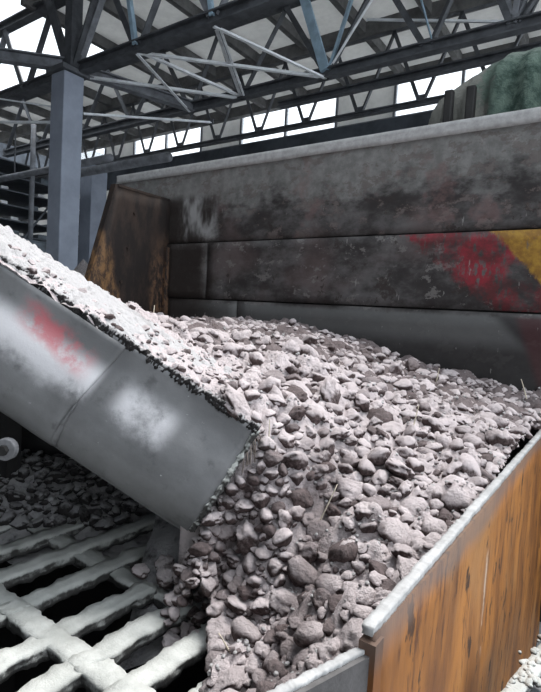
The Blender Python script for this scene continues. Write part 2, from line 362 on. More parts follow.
# ---------------------------------------------------------------- columns
def column(x, y, w_, ztop, label):
    t = thing('steel_column', (x, y, FZ), label, 'column', 'steel columns of the hall')
    MB().box((x-w_/2, y-w_/2, FZ), (x+w_/2, y+w_/2, ztop)).build('shaft', M['column'], t, bevel=.02)
    MB().box((x-w_/2-.08, y-w_/2-.08, ztop), (x+w_/2+.08, y+w_/2+.08, ztop+.10)).build('cap_plate', M['truss'], t, bevel=.01)
    MB().box((x-w_/2-.1, y-w_/2-.1, FZ), (x+w_/2+.1, y+w_/2+.1, FZ+.05)).build('base_plate', M['truss'], t)
    return t
column(-9.93, 6.36, .46, 4.66, 'large pale blue-grey square column rising behind the hopper')
column(-15.3, 10.9, .62, 4.62, 'distant pale blue-grey column seen between big column and hopper')

# ---------------------------------------------------------------- roof trusses
def truss(y, xs, zb, zt, label, cw, ww, m, m2, alt=None, skip=(), both=True):
    t = thing('roof_truss', (xs[0], y, zb), label, 'truss', 'roof trusses')
    MB().ibeam((xs[0], y, zb), (xs[-1], y, zb), cw, cw*1.1).build('bottom_chord', m, t)
    MB().ibeam((xs[0], y, zt), (xs[-1], y, zt), cw, cw).build('top_chord', m, t)
    for i, x in enumerate(xs):
        if i in skip: continue
        MB().box((x-.11, y-.02, zb-.02), (x+.11, y+.02, zb+.17)).build('gusset_plate', m, t)
        if i < len(xs)-1:
            mx = (x+xs[i+1])/2
            MB().angle((x+.05, y, zb+.06), (mx, y, zt-.05), ww).build('web_bar', m2 if i % 2 else m, t)
            MB().angle((xs[i+1]-.05, y, zb+.06), (mx, y, zt-.05), ww).build('web_bar', m2 if i % 3 == 0 else m, t)
    return t
truss(6.5, [-19.4,-17.5,-15.6,-13.7,-11.8,-9.85,-7.95,-6.05,-4.1,-2.2,-.3,1.6], 4.82, 6.45, 'nearest dark roof truss crossing above the big column', .20, .13, M['truss'], M['truss_mid'])
truss(9.0, [-17.5,-15.4,-13.3,-11.1,-9.0,-7.45,-5.3,-3.3,-1.9,.2,2.2], 4.80, 6.45, 'second dark roof truss, the one above the middle of the hopper wall', .18, .11, M['truss'], M['truss'])
truss(10.95, list(np.arange(-20, 3.1, 1.45)), 4.72, 6.45, 'third roof truss against the white clerestory windows', .11, .08, M['truss'], M['truss'])
# heavy ties from the column head and a secondary beam
for a, b, w_, h_, lb in [((-9.8,6.5,4.82),(-8.9,9.0,4.80),.20,.22,'thick grey tie beam running back from the big column head'),
                     ((-9.9,6.45,4.9),(-13.4,3.5,5.1),.2,.24,'thick grey tie beam running left from the big column head'),
                     ((-7,9.85,4.80),(3,9.85,4.80),.16,.14,'long dark purlin just below the second roof truss')]:
    t = thing('tie_beam', a, lb, 'beam', 'tie beams')
    MB().ibeam(a, b, w_, h_).build('beam_web', M['truss_mid'] if 'thick' in lb else M['truss'], t)
for a, b, m_, lb, w_ in [
    ((-7.95,6.5,4.78),(-7.45,9,4.78),'bright_bar','pale brace ending at the second truss left node',.07),
    ((-7.95,6.5,4.74),(-5.3,9,4.74),'bright_bar','long pale brace rising to the blue strut foot',.07),
    ((-7.95,6.5,4.72),(-9.0,9,4.72),'bright_bar','short pale brace nearest the big column',.06),
    ((-6.05,6.5,4.78),(-7.45,9,4.78),'bright_bar','steep pale brace in the middle of the roof bay',.06),
    ((-5.95,6.5,4.74),(-7.35,9,4.74),'bright_bar','thin twin beside the steep pale brace',.045),
    ((-6.05,6.5,4.72),(-5.3,9,4.72),'bright_bar','pale brace leading right to the blue strut foot',.06),
    ((-9.8,6.6,4.74),(-7.45,9,4.74),'bright_bar','pale brace running from the column head to the right',.07),
    ((-9.7,6.6,3.95),(-8.3,9,4.35),'bright_bar','low pale rod right of the big column',.05),
    ((-12.8,5.9,4.05),(-10.2,6.25,3.74),'bright_bar','low bright rod left of the big column',.06),
    ((-12.8,5.9,4.65),(-10.2,6.25,4.05),'bright_bar','thin slanting rod left of the big column',.035),
    ((-5.3,9,4.85),(-5.9,9,6.4),'blue_bar','broad pale blue strut leaning left above hopper',.19),
    ((-5.25,9,4.85),(-4.75,9,6.4),'blue_bar','thin pale strut leaning right beside the blue strut',.06),
    ((-5.25,9,4.88),(-3.3,8.2,6.4),'bright_bar','thin long pale rod rising right from the blue strut foot',.045),
    ((-4.6,9.2,5.75),(-1.95,9,4.9),'bright_bar','pale rod slanting down to the right hand truss node',.05),
    ((-3.6,8.6,6.3),(-3.2,9,4.9),'blue_bar','thin blue rod hanging near the roof panels',.035),
    ((-1.9,9,4.85),(-1.75,9,6.4),'truss_mid','upright grey strut at the right hand truss node',.10),
    ((-1.9,9,4.85),(-1.3,9,6.4),'truss_mid','right leaning grey strut at the right hand truss node',.09),
    ((-1.95,9,4.85),(-2.25,9,6.4),'truss_mid','left leaning grey strut at the right hand truss node',.10),
    ((-7.95,6.45,4.85),(-8.35,6.45,6.4),'blue_bar','pale blue strut at the top edge left of centre',.085),
    ((-6.05,6.45,4.85),(-6.4,6.45,6.4),'blue_bar','pale blue strut at the top edge near centre',.075),
    ((-9.85,6.4,4.82),(-9.85,6.4,6.5),'truss','stout dark post standing on the big column',.24),
    ((-9.9,6.4,4.85),(-10.75,6.4,6.5),'truss','stout dark strut leaning left on the big column',.2),
    ((-9.8,6.4,4.85),(-8.95,6.4,6.5),'truss','dark strut leaning right on the big column',.13)]:
    t = thing('brace_bar', a, lb, 'brace', 'roof braces')
    MB().angle(a, b, w_, w_*.35).build('bar', M[m_], t)
    MB().box(tuple(Vector(b)-Vector((.06,.012,.06))), tuple(Vector(b)+Vector((.06,.012,.06)))).build('end_plate', M['truss'], t)

# ---------------------------------------------------------------- dim equipment in the far bay
def rack(x, y, wx, wy, h, nsh, label, rot=0):
    t = thing('drying_rack', (x, y, FZ), label, 'rack', 'tall drying racks')
    for sx in (-1, 1):
        for sy in (-1, 1):
            MB().bar((x+sx*wx/2, y+sy*wy/2, FZ), (x+sx*wx/2, y+sy*wy/2, FZ+h), .10, .10).build('post', M['rack'], t)
    for k in range(nsh):
        z = FZ + .5 + k*(h-.6)/(nsh-1)
        MB().box((x-wx/2, y-wy/2, z-.04), (x+wx/2, y+wy/2, z)).build('shelf', M['rack'], t)
    for sy in (-1, 1): MB().bar((x+wx/2+.03, y-wy/2*sy, FZ+.6), (x+wx/2+.03, y+wy/2*sy, FZ+h-.3), .05, .05).build('diagonal_brace', M['rack'], t)
    return [(FZ + .5 + k*(h-.6)/(nsh-1)) for k in range(nsh)]
RK = [(-17.5, 8.2, 2.6, 4.6, 7.4, 16, 'tall drying rack left of the big column'), (-18.8, 13.2, 3.0, 3.4, 7.0, 15, 'tall drying rack right behind the big column'),
      (-22.5, 17.5, 3.6, 4.4, 7.2, 12, 'farthest tall drying rack in the dim bay')]
for j, (x, y, wx, wy, h, n, lb) in enumerate(RK):
    zs = rack(x, y, wx, wy, h, n, lb)
    for z in zs[6:-1]:
        for q in range(4):
            if random.random() < .15: continue
            yy = y - wy/2 + .3 + (wy-.6)*(q+random.random()*.5)/4; s = random.uniform(.08, .20)
            b = MB().box((x+wx/2-.7, yy, z), (x+wx/2-.1, yy+s*2.2, z+s)).build('clay_block', M['block'] if random.random() < .45 else M['machine'], bevel=.02)
            tag(b, 'small block on shelf of the ' + lb, 'block', 'blocks on the ' + lb)
# machine with pipes beyond the first rack
t = thing('press_machine', (-14.2, 8.4, FZ), 'dim blue-grey machine low behind the big column', 'machine')
MB().box((-15.2, 7.4, FZ), (-13.4, 9.2, .9)).build('body', M['machine'], t, bevel=.06)
MB().box((-14.9, 7.7, .9), (-13.9, 8.7, 1.7)).build('hood', M['machine'], t, bevel=.12)
MB().tube([(-14.4,8.2,1.6),(-14.4,8.2,2.6),(-14.4,8.2,3.6),(-14.4,8.2,5.0)], .07, 10).build('duct', M['truss_mid'], t, smooth=True)
for k in range(3): MB().box((-13.42, 7.6+.5*k, .2), (-13.36, 7.95+.5*k, .6)).build('panel_door', M['rack'], t, bevel=.01)
for z, y, r, lb in [(3.55, 8.0, .09, 'thin overhead pipe left of the big column'), (4.1, 9.9, .13, 'thick overhead pipe in the dim bay')]:
    t = thing('overhead_pipe', (-24, y, z), lb, 'pipe', 'overhead pipes')
    MB().tube([(-24,y,z),(-10.6,y,z)], r, 10).build('pipe_run', M['truss_mid'], t, smooth=True)
    for x in np.arange(-23, -11, 2.0): MB().bar((x, y, z), (x, y, 4.8 if z < 4 else 4.8), .03, .03).build('hanger', M['truss'], t)

# ================================================================ HOPPER
X0, X1, YW = -5.46, 1.0, 4.24
hop = thing('feed_hopper', (-2.5, 2.6, FZ), 'large open steel feed hopper with worn painted back wall and rusty front wall', 'hopper')
def plate(name, x0, x1, z0, z1, yf, m, th=.03, bv=.006):
    n = 1
    return MB().box((x0, yf, z0), (x1, yf+th, z1)).build(name, m, hop, bevel=bv)
# back wall: backing plus plates standing proud with recessed joints
MB().box((X0+.02, YW+.05, -2.2), (X1, YW+.09, 1.55)).build('backing_sheet', M['black_steel'], hop)
# top plate dented inwards a little: a subdivided sheet
P = []
for i in range(61):
    row = []
    for j in range(13):
        xx = X0 + (X1-X0)*i/60; z_ = .752 + (1.595-.752)*j/12
        d = .018*fbm((xx, 0, z_), 1.1, 3, 4.0) + .004*nz((xx, 0, z_), 9)
        row.append((xx, YW + .01 + d, z_))
    P.append(row)
MB().grid(P).build('upper_plate', M['wall_steel'], hop, smooth=True, solid=.03)
for x0, x1 in [(-4.49, -3.86), (-3.845, -.2), (-.19, X1)]:
    P = []; n = max(4, int((x1-x0)*10))
    for i in range(n+1):
        P.append([(x0+(x1-x0)*i/n, YW - .005 + .012*fbm((x0+(x1-x0)*i/n, 2, .13+.61*j/8), 1.6, 3, 1.0), .128+(.738-.128)*j/8) for j in range(9)])
    MB().grid(P).build('middle_plate', M['wall_steel'], hop, smooth=True, solid=.03)
for x0, x1 in [(-4.49, -3.40), (-3.385, X1)]:
    P = []; n = max(4, int((x1-x0)*8))
    for i in range(n+1):
        P.append([(x0+(x1-x0)*i/n, YW - .0 + .016*fbm((x0+(x1-x0)*i/n, 2, -1+1.11*j/10), 1.3, 3, 7.0), -1.2+(.113+1.2)*j/10) for j in range(11)])
    MB().grid(P).build('lower_plate', M['wall_steel'], hop, smooth=True, solid=.03)
# outside ribs of the back wall (behind) and its dusty top rail
for xx in np.arange(-5.2, 1.0, 1.1): MB().box((xx-.04, YW+.09, -2.2), (xx+.04, YW+.25, 1.5)).build('stiffener', M['dark_steel'], hop)
def crust(name, pts_fn, n, m, matx, parent, amp, fr, seed):
    # closed section swept along a path: pts_fn(u) -> list of points of the ring; displaced by noise along its normal from the centre
    rings = []
    for i in range(n+1):
        ring = [Vector(p) for p in pts_fn(i/n)]; c = sum(ring, Vector())/len(ring)
        rings.append([c + (p-c)*(1 + amp*fbm(p, fr, 3, seed)) + (p-c).normalized()*amp*.01*nz(p, fr*4, seed) for p in ring])
    k = len(rings[0]); mb = MB(); fs = []
    for i in range(n):
        for j in range(k): fs.append((i*k+j, i*k+(j+1) % k, (i+1)*k+(j+1) % k, (i+1)*k+j))
    fs += [tuple(range(k-1,-1,-1)), tuple(range(n*k, (n+1)*k))]
    mb.add([p for r in rings for p in r], fs)
    return mb.build(name, matx, parent, smooth=True)
def ringbox(c, S, U, a, b, n=3):
    out = []
    sgn = [(-1,-1),(1,-1),(1,1),(-1,1)]
    for q in range(4):
        p0 = sgn[q]; p1 = sgn[(q+1) % 4]
        for i in range(n):
            f = i/n; out.append(c + S*(p0[0]+(p1[0]-p0[0])*f)*a + U*(p0[1]+(p1[1]-p0[1])*f)*b)
    return out
crust('top_rail', lambda u: ringbox(Vector((X0+.005+(X1-X0)*u, YW+.06, 1.575)), Vector((0,1,0)), zz, .085, .050), 260, 0, M['rail'], hop, .012, 6, 1.0)
# left cheek: plate at X=-4.5 whose free edge leans out as it goes down, with its turned edge strip
XC = -4.5
ch_pts = [(3.50,1.30),(4.24,1.30),(4.24,-1.2),(2.76,-1.2)]
P = []
for j in range(17):
    z_ = -1.2 + 2.45*j/16; ye = 3.50 + (1.30-z_)*-.285
    P.append([(XC + .012*fbm((0, y_, z_), 1.7, 3, 3.0), y_, z_) for y_ in np.linspace(ye, 4.24, 10)])
MB().grid(P).build('end_cheek', M['cheek_steel'], hop, smooth=True, solid=.03)
MB().sweep((XC-.02, 3.485-.01, 1.255), (XC-.02, 2.79, -1.2), [(-.05,-.012),(.03,-.012),(.03,.012),(-.05,.012)], (0,1,0)).build('cheek_edge', M['cheek_steel'], hop)
MB().box((XC-.10, 3.49, 1.235), (XC+.02, 4.22, 1.26)).build('cheek_cap', M['cheek_steel'], hop)
MB().box((-4.50, 4.17, -.5), (-4.44, 4.235, .70)).build('corner_angle', M['cheek_steel'], hop, bevel=.004)
for z_ in (.25, .62, 1.0): MB().add(*(lambda r: (r.v, r.f))(MB().tube([(XC+.012, 3.72-.2*(1-z_), z_), (XC+.035, 3.72-.2*(1-z_), z_)], .02, 6))).build('bolt', M['cheek_steel'], hop)
# right wall: rusty outer face, dusty rim
XR, ZR = -.36, -.60
P = []
for i in range(41):
    P.append([(XR + .01*fbm((0, .93+3.3*i/40, z_), 1.4, 3, 5.0), .93+(4.22-.93)*i/40, z_) for z_ in np.linspace(-2.3, ZR-.02, 16)])
MB().grid(P).build('rusty_wall', M['rust'], hop, smooth=True, solid=.02)
MB().sweep((XR-.004, .935, ZR-.03), (XR-.004, .935, -2.3), [(-.018,-.02),(.018,-.02),(.018,.02),(-.018,.02)], (0,1,0)).build('corner_post', M['rust'], hop)
crust('dusty_rim', lambda u: ringbox(Vector((XR-.010, .925+3.3*u, ZR-.012)), Vector((1,0,0)), zz, .0125, .010), 700, 0, M['rail'], hop, .20, 38, 3.0)
# chamfered front wall turning in from the corner
FA, FB = Vector((-.372, .935, -.655)), Vector((-.56, .35, -.66))
d = (FB-FA).normalized(); S = d.cross(zz).normalized()
MB().add([FA, FB, FB-zz*1.5, FA-zz*1.5, FA-S*.02, FB-S*.02, FB-S*.02-zz*1.5, FA-S*.02-zz*1.5], [(0,1,2,3),(4,7,6,5),(0,4,5,1),(1,5,6,2),(2,6,7,3),(3,7,4,0)]).build('front_wall', M['dark_steel'], hop)
crust('dusty_rim', lambda u: ringbox(FA + (FB-FA)*u, S, zz, .0085, .008), 200, 0, M['rail'], hop, .22, 55, 5.0)

# walkway right of the rusty wall, dust ridge on its edge
wk = thing('walkway', (.8, 1.5, -1.25), 'dusty grey walkway plate in the lower right corner beside rusty wall', 'walkway')
MB().add([(-.42,1.0,-1.25),(-.24,1.79,-1.25),(-.03,3.0,-1.25),(3,3.2,-1.25),(3,-1,-1.25),(-.42,-1,-1.25)]+[(-.42,1.0,-1.29),(-.24,1.79,-1.29),(-.03,3.0,-1.29),(3,3.2,-1.29),(3,-1,-1.29),(-.42,-1,-1.29)],
   [(0,1,2,3,4,5),(11,10,9,8,7,6)]+[(i,(i+1)%6,6+(i+1)%6,6+i) for i in range(6)]).build('deck_plate', M['walk'], wk)
crust('dust_ridge', lambda u: ringbox(Vector((-.29+.30*u, 1.45+1.6*u, -1.235)), Vector((1,-.2,0)).normalized(), zz, .028, .014), 300, 0, M['grate'], wk, .15, 22, 8.0)
MB().box((-.1,-.8,-3), (0,-.7,-1.29)).build('leg', M['dark_steel'], wk); MB().box((1.2,2.6,-3), (1.3,2.7,-1.29)).build('leg', M['dark_steel'], wk)
MB().box((2.6,-.8,-3), (2.7,-.7,-1.29)).build('leg', M['dark_steel'], wk)

# ================================================================ GRATE over the pit
gr = thing('pit_grate', (-1.7, 1.0, -1.2), 'dust-caked steel grate of slotted bars in the lower left corner', 'grate')
GZ = -1.115
def gbar(a, b, hw, hh, nm, seed, amp=.30):
    a = Vector(a); b = Vector(b); d = (b-a).normalized(); S = d.cross(zz).normalized(); n = int((b-a).length/.012)
    crust(nm, lambda u: ringbox(a+(b-a)*u, S, zz, hw, hh), n, 0, M['grate'], gr, amp, 17, seed)
BX = [-.91, -1.10, -1.29, -1.48, -1.72, -1.95, -2.17, -2.40, -2.63, -2.86]
for i, x in enumerate(BX):
    ye = 1.36 if i < 4 else (1.75 if i < 5 else 2.5)
    gbar((x, .05, GZ), (x+.02, ye, GZ), .041, .022, 'bar', i*3.3, .30)
gbar((-.86, .94, GZ), (-2.9, .96, GZ), .042, .022, 'cross_bar', 50)
gbar((-.86, .42, GZ), (-2.9, .42, GZ), .042, .022, 'cross_bar', 60)
gbar((-1.45, 1.36, GZ-.01), (-2.9, 1.40, GZ-.01), .045, .02, 'cross_bar', 70)
gbar((-.9, 1.34, GZ-.02), (-1.47, 1.38, GZ-.02), .03, .02, 'cross_bar', 80)
pit = thing('wall_pit', (-1.9, 1.2, -2.6), None, None, kind='structure')
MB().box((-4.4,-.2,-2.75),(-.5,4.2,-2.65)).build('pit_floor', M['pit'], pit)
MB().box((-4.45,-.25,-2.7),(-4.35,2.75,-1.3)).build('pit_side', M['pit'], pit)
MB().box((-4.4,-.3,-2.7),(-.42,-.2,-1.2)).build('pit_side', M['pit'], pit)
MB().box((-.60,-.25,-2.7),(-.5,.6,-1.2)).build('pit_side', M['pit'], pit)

# ================================================================ CHUTE
cu = thing('loading_chute', tuple(P0), 'tilted grey steel chute heaped with clay, dusty side plate with red paint patch', 'chute')
prof = [(0,0),(.05,.0),(.095,-.004),(.14,-.022),(.19,-.045),(.25,-.06),(.32,-.062),(.38,-.05),(.43,-.025),(.47,.01),(.50,.06)]
def sheet(s0, s1, vlo, vhi, dt, name, seed, endslope=0.0):
    P = []; n = int((s1-s0)/.025)
    vv = np.linspace(vlo, vhi, 26); pv = [p[0] for p in prof]; pt = [p[1] for p in prof]
    for i in range(n+1):
        row = []
        for v in vv:
            s = s0 + (s1-s0)*i/n
            if i == 0: s += endslope*(v-vlo)
            t_ = float(np.interp(v, pv, pt)) + dt
            if v < .03: s_jit = 0
            p = ch(s, t_, v); p = p + CT*(.006*fbm(p, 4, 3, seed))
            row.append(p)
        P.append(row)
    return MB().grid(P).build(name, M['chute'], cu, smooth=True, solid=.014)
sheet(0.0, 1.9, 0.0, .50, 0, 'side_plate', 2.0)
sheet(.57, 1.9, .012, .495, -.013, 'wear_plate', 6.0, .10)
# trough floor, far side, and the lip strip under the discharge end
MB().add([ch(0.03,.06,.49),ch(1.9,.06,.49),ch(1.9,.85,.49),ch(.5,.85,.49),ch(0.03,.06,.51),ch(1.9,.06,.51),ch(1.9,.85,.51),ch(.5,.85,.51)],[(0,1,2,3),(4,7,6,5),(0,4,5,1),(1,5,6,2),(2,6,7,3),(3,7,4,0)]).build('trough_floor', M['chute'], cu)
MB().add([ch(0.5,.85,.12),ch(1.9,.85,.12),ch(1.9,.85,.51),ch(0.5,.85,.51),ch(0.5,.87,.12),ch(1.9,.87,.12),ch(1.9,.87,.51),ch(0.5,.87,.51)],[(0,1,2,3),(4,7,6,5),(0,4,5,1),(1,5,6,2),(2,6,7,3),(3,7,4,0)]).build('far_side_plate', M['chute'], cu)
crust('top_edge_crust', lambda u: ringbox(ch(-.01+1.9*u, .004, .0), CT, -CV, .012, .014), 600, 0, M['clay_dark'], cu, .9, 42, 2.0)
crust('lip_crust', lambda u: ringbox(ch(-.008, float(np.interp(u*.5, [p[0] for p in prof], [p[1] for p in prof])), .5*u), CA, CT, .009, .010), 90, 0, M['grate'], cu, .9, 34, 4.0)
# supporting bracket with bolt at the left frame edge
MB().add([ch(.92,-.10,.44),ch(1.9,-.10,.40),ch(1.9,-.10,.80),ch(1.02,-.10,.60),ch(.92,-.05,.44),ch(1.9,-.05,.40),ch(1.9,-.05,.80),ch(1.02,-.05,.60)],[(0,1,2,3),(4,7,6,5),(0,4,5,1),(1,5,6,2),(2,6,7,3),(3,7,4,0)]).build('bracket', M['dark_steel'], cu, bevel=.01)
bc = Vector(tuple(fw*1.80 + rt*((4-270.5)/F_PX*1.80) - up*((450-346)/F_PX*1.80)))
wsh = MB().tube([bc, bc+CT*.03], .040, 20).build('washer', M['walk'], cu, bevel=.004)
MB().tube([bc-CT*.02, bc+CT*.005], .019, 6).build('bolt_head', M['black_steel'], wsh)
for s_ in (1.25, 1.8): MB().bar(ch(s_,.75,.51), (ch(s_,.75,.51).x, ch(s_,.75,.51).y, -2.65), .08, .08).build('support_leg', M['black_steel'], cu)

# ================================================================ CLAY HEAP
def pq(x, y): return x*rh.x + y*rh.y, x*fh.x + y*fh.y
def xy(p, q): return p*rh.x + q*fh.x, p*rh.y + q*fh.y
def edge(p): return -.43 + .579*(-.035-p)
CP = []
for p in (-.15,-.4,-.7,-1.0,-1.4,-1.8): CP += [(p,1.89,edge(p)+.0),(p,2.1,edge(p)+.05),(p,2.35,edge(p)+.03)]
for p in (-1.0,-1.4,-1.8): CP += [(p,2.8,edge(p)*.5-.02)]
CP += [(-1.21,5.96,-.13),(-.5,5.4,-.12),(.26,4.93,-.10),(.75,4.6,-.2),(1.25,4.25,-.35),(2.0,3.73,-.47),
  (-1.9,4.9,-.14),(-1.9,3.8,-.1),(-1.2,4.2,-.12),(-.5,3.4,-.15),(-.5,2.6,-.14),(.0,2.9,-.16),(.05,4.0,-.12),(.3,3.8,-.16),
  (.18,2.75,-.20),(.7,3.6,-.28),(.12,2.1,-.36),(.33,2.1,-.54),(.75,2.2,-.54),(.11,1.94,-.50),(.58,1.84,-.64),(.22,1.85,-.72),(.67,2.65,-.42),(1.07,2.6,-.50),(1.4,2.9,-.50),(1.6,3.3,-.5),
  (.0,1.90,-.46),(-.02,1.84,-.66),(.03,1.78,-.72),(-.05,1.72,-.95),(-.1,1.6,-1.06),(.1,1.6,-.93),(.05,1.3,-1.0),(.2,1.4,-.86),(.3,1.35,-.80),(.35,1.55,-.76),(.5,1.6,-.70),
  (-.1,1.3,-1.1),(0,1.0,-1.05),(.15,1.0,-.95),(-.12,1.8,-1.0),(.03,2.0,-.42)]
CPA = np.array(CP); A = np.sqrt(((CPA[:,None,:2]-CPA[None,:,:2])**2).sum(-1)+.01**2)
n = len(CPA); L = np.zeros((n+3, n+3)); L[:n,:n] = A - np.eye(n)*.004; L[:n,n:] = np.c_[np.ones(n), CPA[:,:2]]; L[n:,:n] = L[:n,n:].T
SOL = np.linalg.solve(L, np.r_[CPA[:,2], 0, 0, 0])
def hz(p, q):
    z_ = hz0(p, q)
    if q < 1.885 and p < -.015:      # face of the fall below the slanting chute lip
        z_ = min(z_, -.47 + (p+.035)*2.05 - .9*max(0, 1.80-q))
        z_ = max(z_, -1.12)
    return z_
def hz0(p, q):
    d = np.sqrt((CPA[:,0]-p)**2+(CPA[:,1]-q)**2+.01**2)
    return float(d@SOL[:n] + SOL[n] + SOL[n+1]*p + SOL[n+2]*q)
def inside(p, q, mg=0.0):
    x, y = xy(p, q)
    if x > XR-.025-mg or y > YW-.01-mg or x < XC+.03+mg: return False
    if q < 1.885+2*mg and p < -.05: 
        if q > 1.70:
            if q > 1.875-mg or p < -.31: return False
        elif p < -.13 + .04*nz((p,q,0), 9) - .6*max(0, q-1.6): return False
    if y < .95:
        # behind the chamfered front wall
        xf = FA.x + (FB.x-FA.x)*(FA.y-y)/(FA.y-FB.y)
        if x > xf-.03-mg: return False
    if q < 1.05 or p < -2.2: return False
    return True
# fine base of crumbled clay (a sheet of heaped fines between the lumps), dense near the viewer
def bil(p, f, seed): return abs(nz(p, f, seed))
def clod(x, y, p, q):
    k = .35 if (p < -.12 and q < 2.5) else 1.0
    P_ = (x + .03*nz((x,y,0), 9, 4.0), y + .03*nz((x,y,0), 9, 8.0), 0)
    return k*(.105*bil(P_, 6.5, 1.0) + .06*bil(P_, 14, 5.0) + .030*bil(P_, 31, 9.0) + .016*nz((x,y,0), 60, 2.0) - .045)
idx = {}; bv = []; bf = []
for ps, qs, nm in [(np.arange(-1.5, 1.75, .0125), np.arange(1.05, 2.75, .0125), 0), (np.arange(-2.2, 2.3, .03), np.arange(2.725, 6.8, .035), 1)]:
    for i, p in enumerate(ps):
        for j, q in enumerate(qs):
            if abs(p) < q*.75+.3 and inside(p, q):
                x, y = xy(p, q); z_ = hz(p, q) + clod(x, y, p, q)
                idx[nm,i,j] = len(bv); bv.append((x, y, z_))
for (m_, i, j) in list(idx):
    if (m_,i+1,j) in idx and (m_,i,j+1) in idx and (m_,i+1,j+1) in idx: bf.append((idx[m_,i,j], idx[m_,i+1,j], idx[m_,i+1,j+1], idx[m_,i,j+1]))
mb = MB(); mb.v = bv; mb.f = bf
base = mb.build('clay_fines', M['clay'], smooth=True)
tag(base, 'crumbled pinkish grey clay fines filling the hopper between the lumps', 'clay', kind='stuff')
# lump shapes
def lump_mesh(seed, sub):
    bm = bmesh.new(); bmesh.ops.create_icosphere(bm, subdivisions=sub, radius=1.0)
    r = random.Random(seed); sq = (r.uniform(.85,1.25), r.uniform(.75,1.0), r.uniform(.55,.8))
    for v in bm.verts:
        c = v.co.copy()
        f = 1 + .34*fbm(c, .95, 2, seed*3.7) + .30*(.35-abs(nz(c, 1.9, seed*1.3))) + .13*nz(c, 4.2, seed*2.1) + .07*nz(c, 9.0, seed*.7)
        for q in range(5):
            rr = random.Random(seed*17+q); d = Vector((rr.gauss(0,1), rr.gauss(0,1), rr.gauss(0,1))).normalized()
            h = c.dot(d)*f
            if h > .66: f *= .66/h + (1-.66/h)*.3
        v.co = Vector((c.x*sq[0], c.y*sq[1], c.z*sq[2]))*f
    vs_ = np.array([v.co[:] for v in bm.verts]); fs = np.array([[v.index for v in f.verts] for f in bm.faces]); bm.free(); return vs_, fs
NV = 14
LV3 = [lump_mesh(i+1, 4 if i < 7 else 3) for i in range(NV)]; LV2 = [lump_mesh(i+31, 2) for i in range(NV)]
LVN = [lump_mesh(i+1, 3) for i in range(NV)]
def slope_weight(p, q):
    e = .02; gx = (hz(p+e,q)-hz(p-e,q))/(2*e); gy = (hz(p,q+e)-hz(p,q-e))/(2*e); return gx, gy
lumps = []     # (p,q,z,r,variant,rot)
tries = 0
cell = {}
def fits(P, r, k):
    c = tuple(int(math.floor(v/.12)) for v in P)
    for a in (-1,0,1):
        for b in (-1,0,1):
            for d in (-1,0,1):
                for Q, rq in cell.get((c[0]+a,c[1]+b,c[2]+d), ()):
                    if (P-Q).length < k*(r+rq): return False
    cell.setdefault(c, []).append((P, r)); return True
for target, rlo, rhi, kk, qmax in [(260,.048,.074,.66,6.5),(1100,.030,.048,.62,6.5),(1500,.014,.028,.6,4.2)]:
    got = 0; tries = 0
    while got < target and tries < target*14:
        tries += 1
        u = random.random(); q = 1.1 + (qmax-1.1)*(u**1.7); p = (random.random()*2-1)*q*.68 + .06
        if not inside(p, q, .02): continue
        gx, gy = slope_weight(p, q); sl = math.sqrt(1+gx*gx+gy*gy)
        r = random.uniform(rlo, rhi)
        # the spill just over the chute edge is finer
        z_ = hz(p, q); x, y = xy(p, q)
        for rep in range(int(min(4, sl))):
            pj, qj = p + random.uniform(-.01,.01)*rep, q + random.uniform(-.01,.01)*rep
            if p < -.12 and q < 2.6 and (r > .03 or random.random() < .55): continue
            if not inside(pj, qj, .02): continue
            x, y = xy(pj, qj); z_ = hz(pj, qj)
            Pn = Vector((x, y, z_ + r*random.uniform(-.35, .15) + .6*clod(x, y, pj, qj)))
            if fits(Pn, r, kk): lumps.append((Pn, r, q)); got += 1
got = 0
for i in range(6000):          # the fall right below the slanting lip
    if got >= 230: break
    p = random.uniform(-.30, .10); q = random.uniform(1.45, 1.865)
    if not inside(p, q, .005): continue
    r = random.uniform(.014, .042); x, y = xy(p, q); Pn = Vector((x, y, hz(p, q) + r*.1 + .5*clod(x, y, p, q)))
    if fits(Pn, r, .58): lumps.append((Pn, r, q)); got += 1
CLAM = []
def place_matrix(P, r):
    R = Matrix.Rotation(random.uniform(0, 6.28), 3, 'Z') @ Matrix.Rotation(random.gauss(0, .5), 3, 'X') @ Matrix.Rotation(random.gauss(0, .5), 3, 'Y')
    return R
def seen(P):
    d = P.dot(fw); 
    if d < .3: return False
    x = 270.5 + F_PX*P.dot(rt)/d; y = 346 - F_PX*P.dot(up)/d
    return 0 < x < 541 and 0 < y < 692
vis = sorted([l for l in lumps if seen(l[0])], key=lambda l: -l[1]/l[2])
single = vis[:270]; sset = set(id(l) for l in single); rest = [l for l in lumps if id(l) not in sset]
meshes = []
for i in range(NV):
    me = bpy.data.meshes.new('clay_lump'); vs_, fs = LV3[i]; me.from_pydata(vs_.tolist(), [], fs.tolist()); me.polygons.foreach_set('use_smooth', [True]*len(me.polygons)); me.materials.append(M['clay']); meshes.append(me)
def lump_label(P):
    p, q = pq(P.x, P.y)
    if p < .13 and q < 2.0 and P.z < -.55: return 'dusty clay lump tumbling below the chute lip', 'clay lumps below the chute lip'
    if P.x > -.75 and q < 2.6: return 'dusty pinkish clay lump lying along the rusty wall rim', 'clay lumps along the rusty rim'
    if q < 1.75: return 'greyish clay lump in the low hollow at the front of the hopper', 'clay lumps at the hopper front'
    if p < -.02 : return 'pale clay lump heaped above the chute edge', 'clay lumps above the chute edge'
    return 'dusty pinkish clay lump in the middle of the hopper heap', 'clay lumps in the middle heap'
def add_lump(P, r, me, label, group):
    o = bpy.data.objects.new('clay_lump', me); COL.objects.link(o); o.location = P; o.rotation_euler = place_matrix(P, r).to_euler(); o.scale = (r, r, r)
    return tag(o, label, 'clay lump', group)
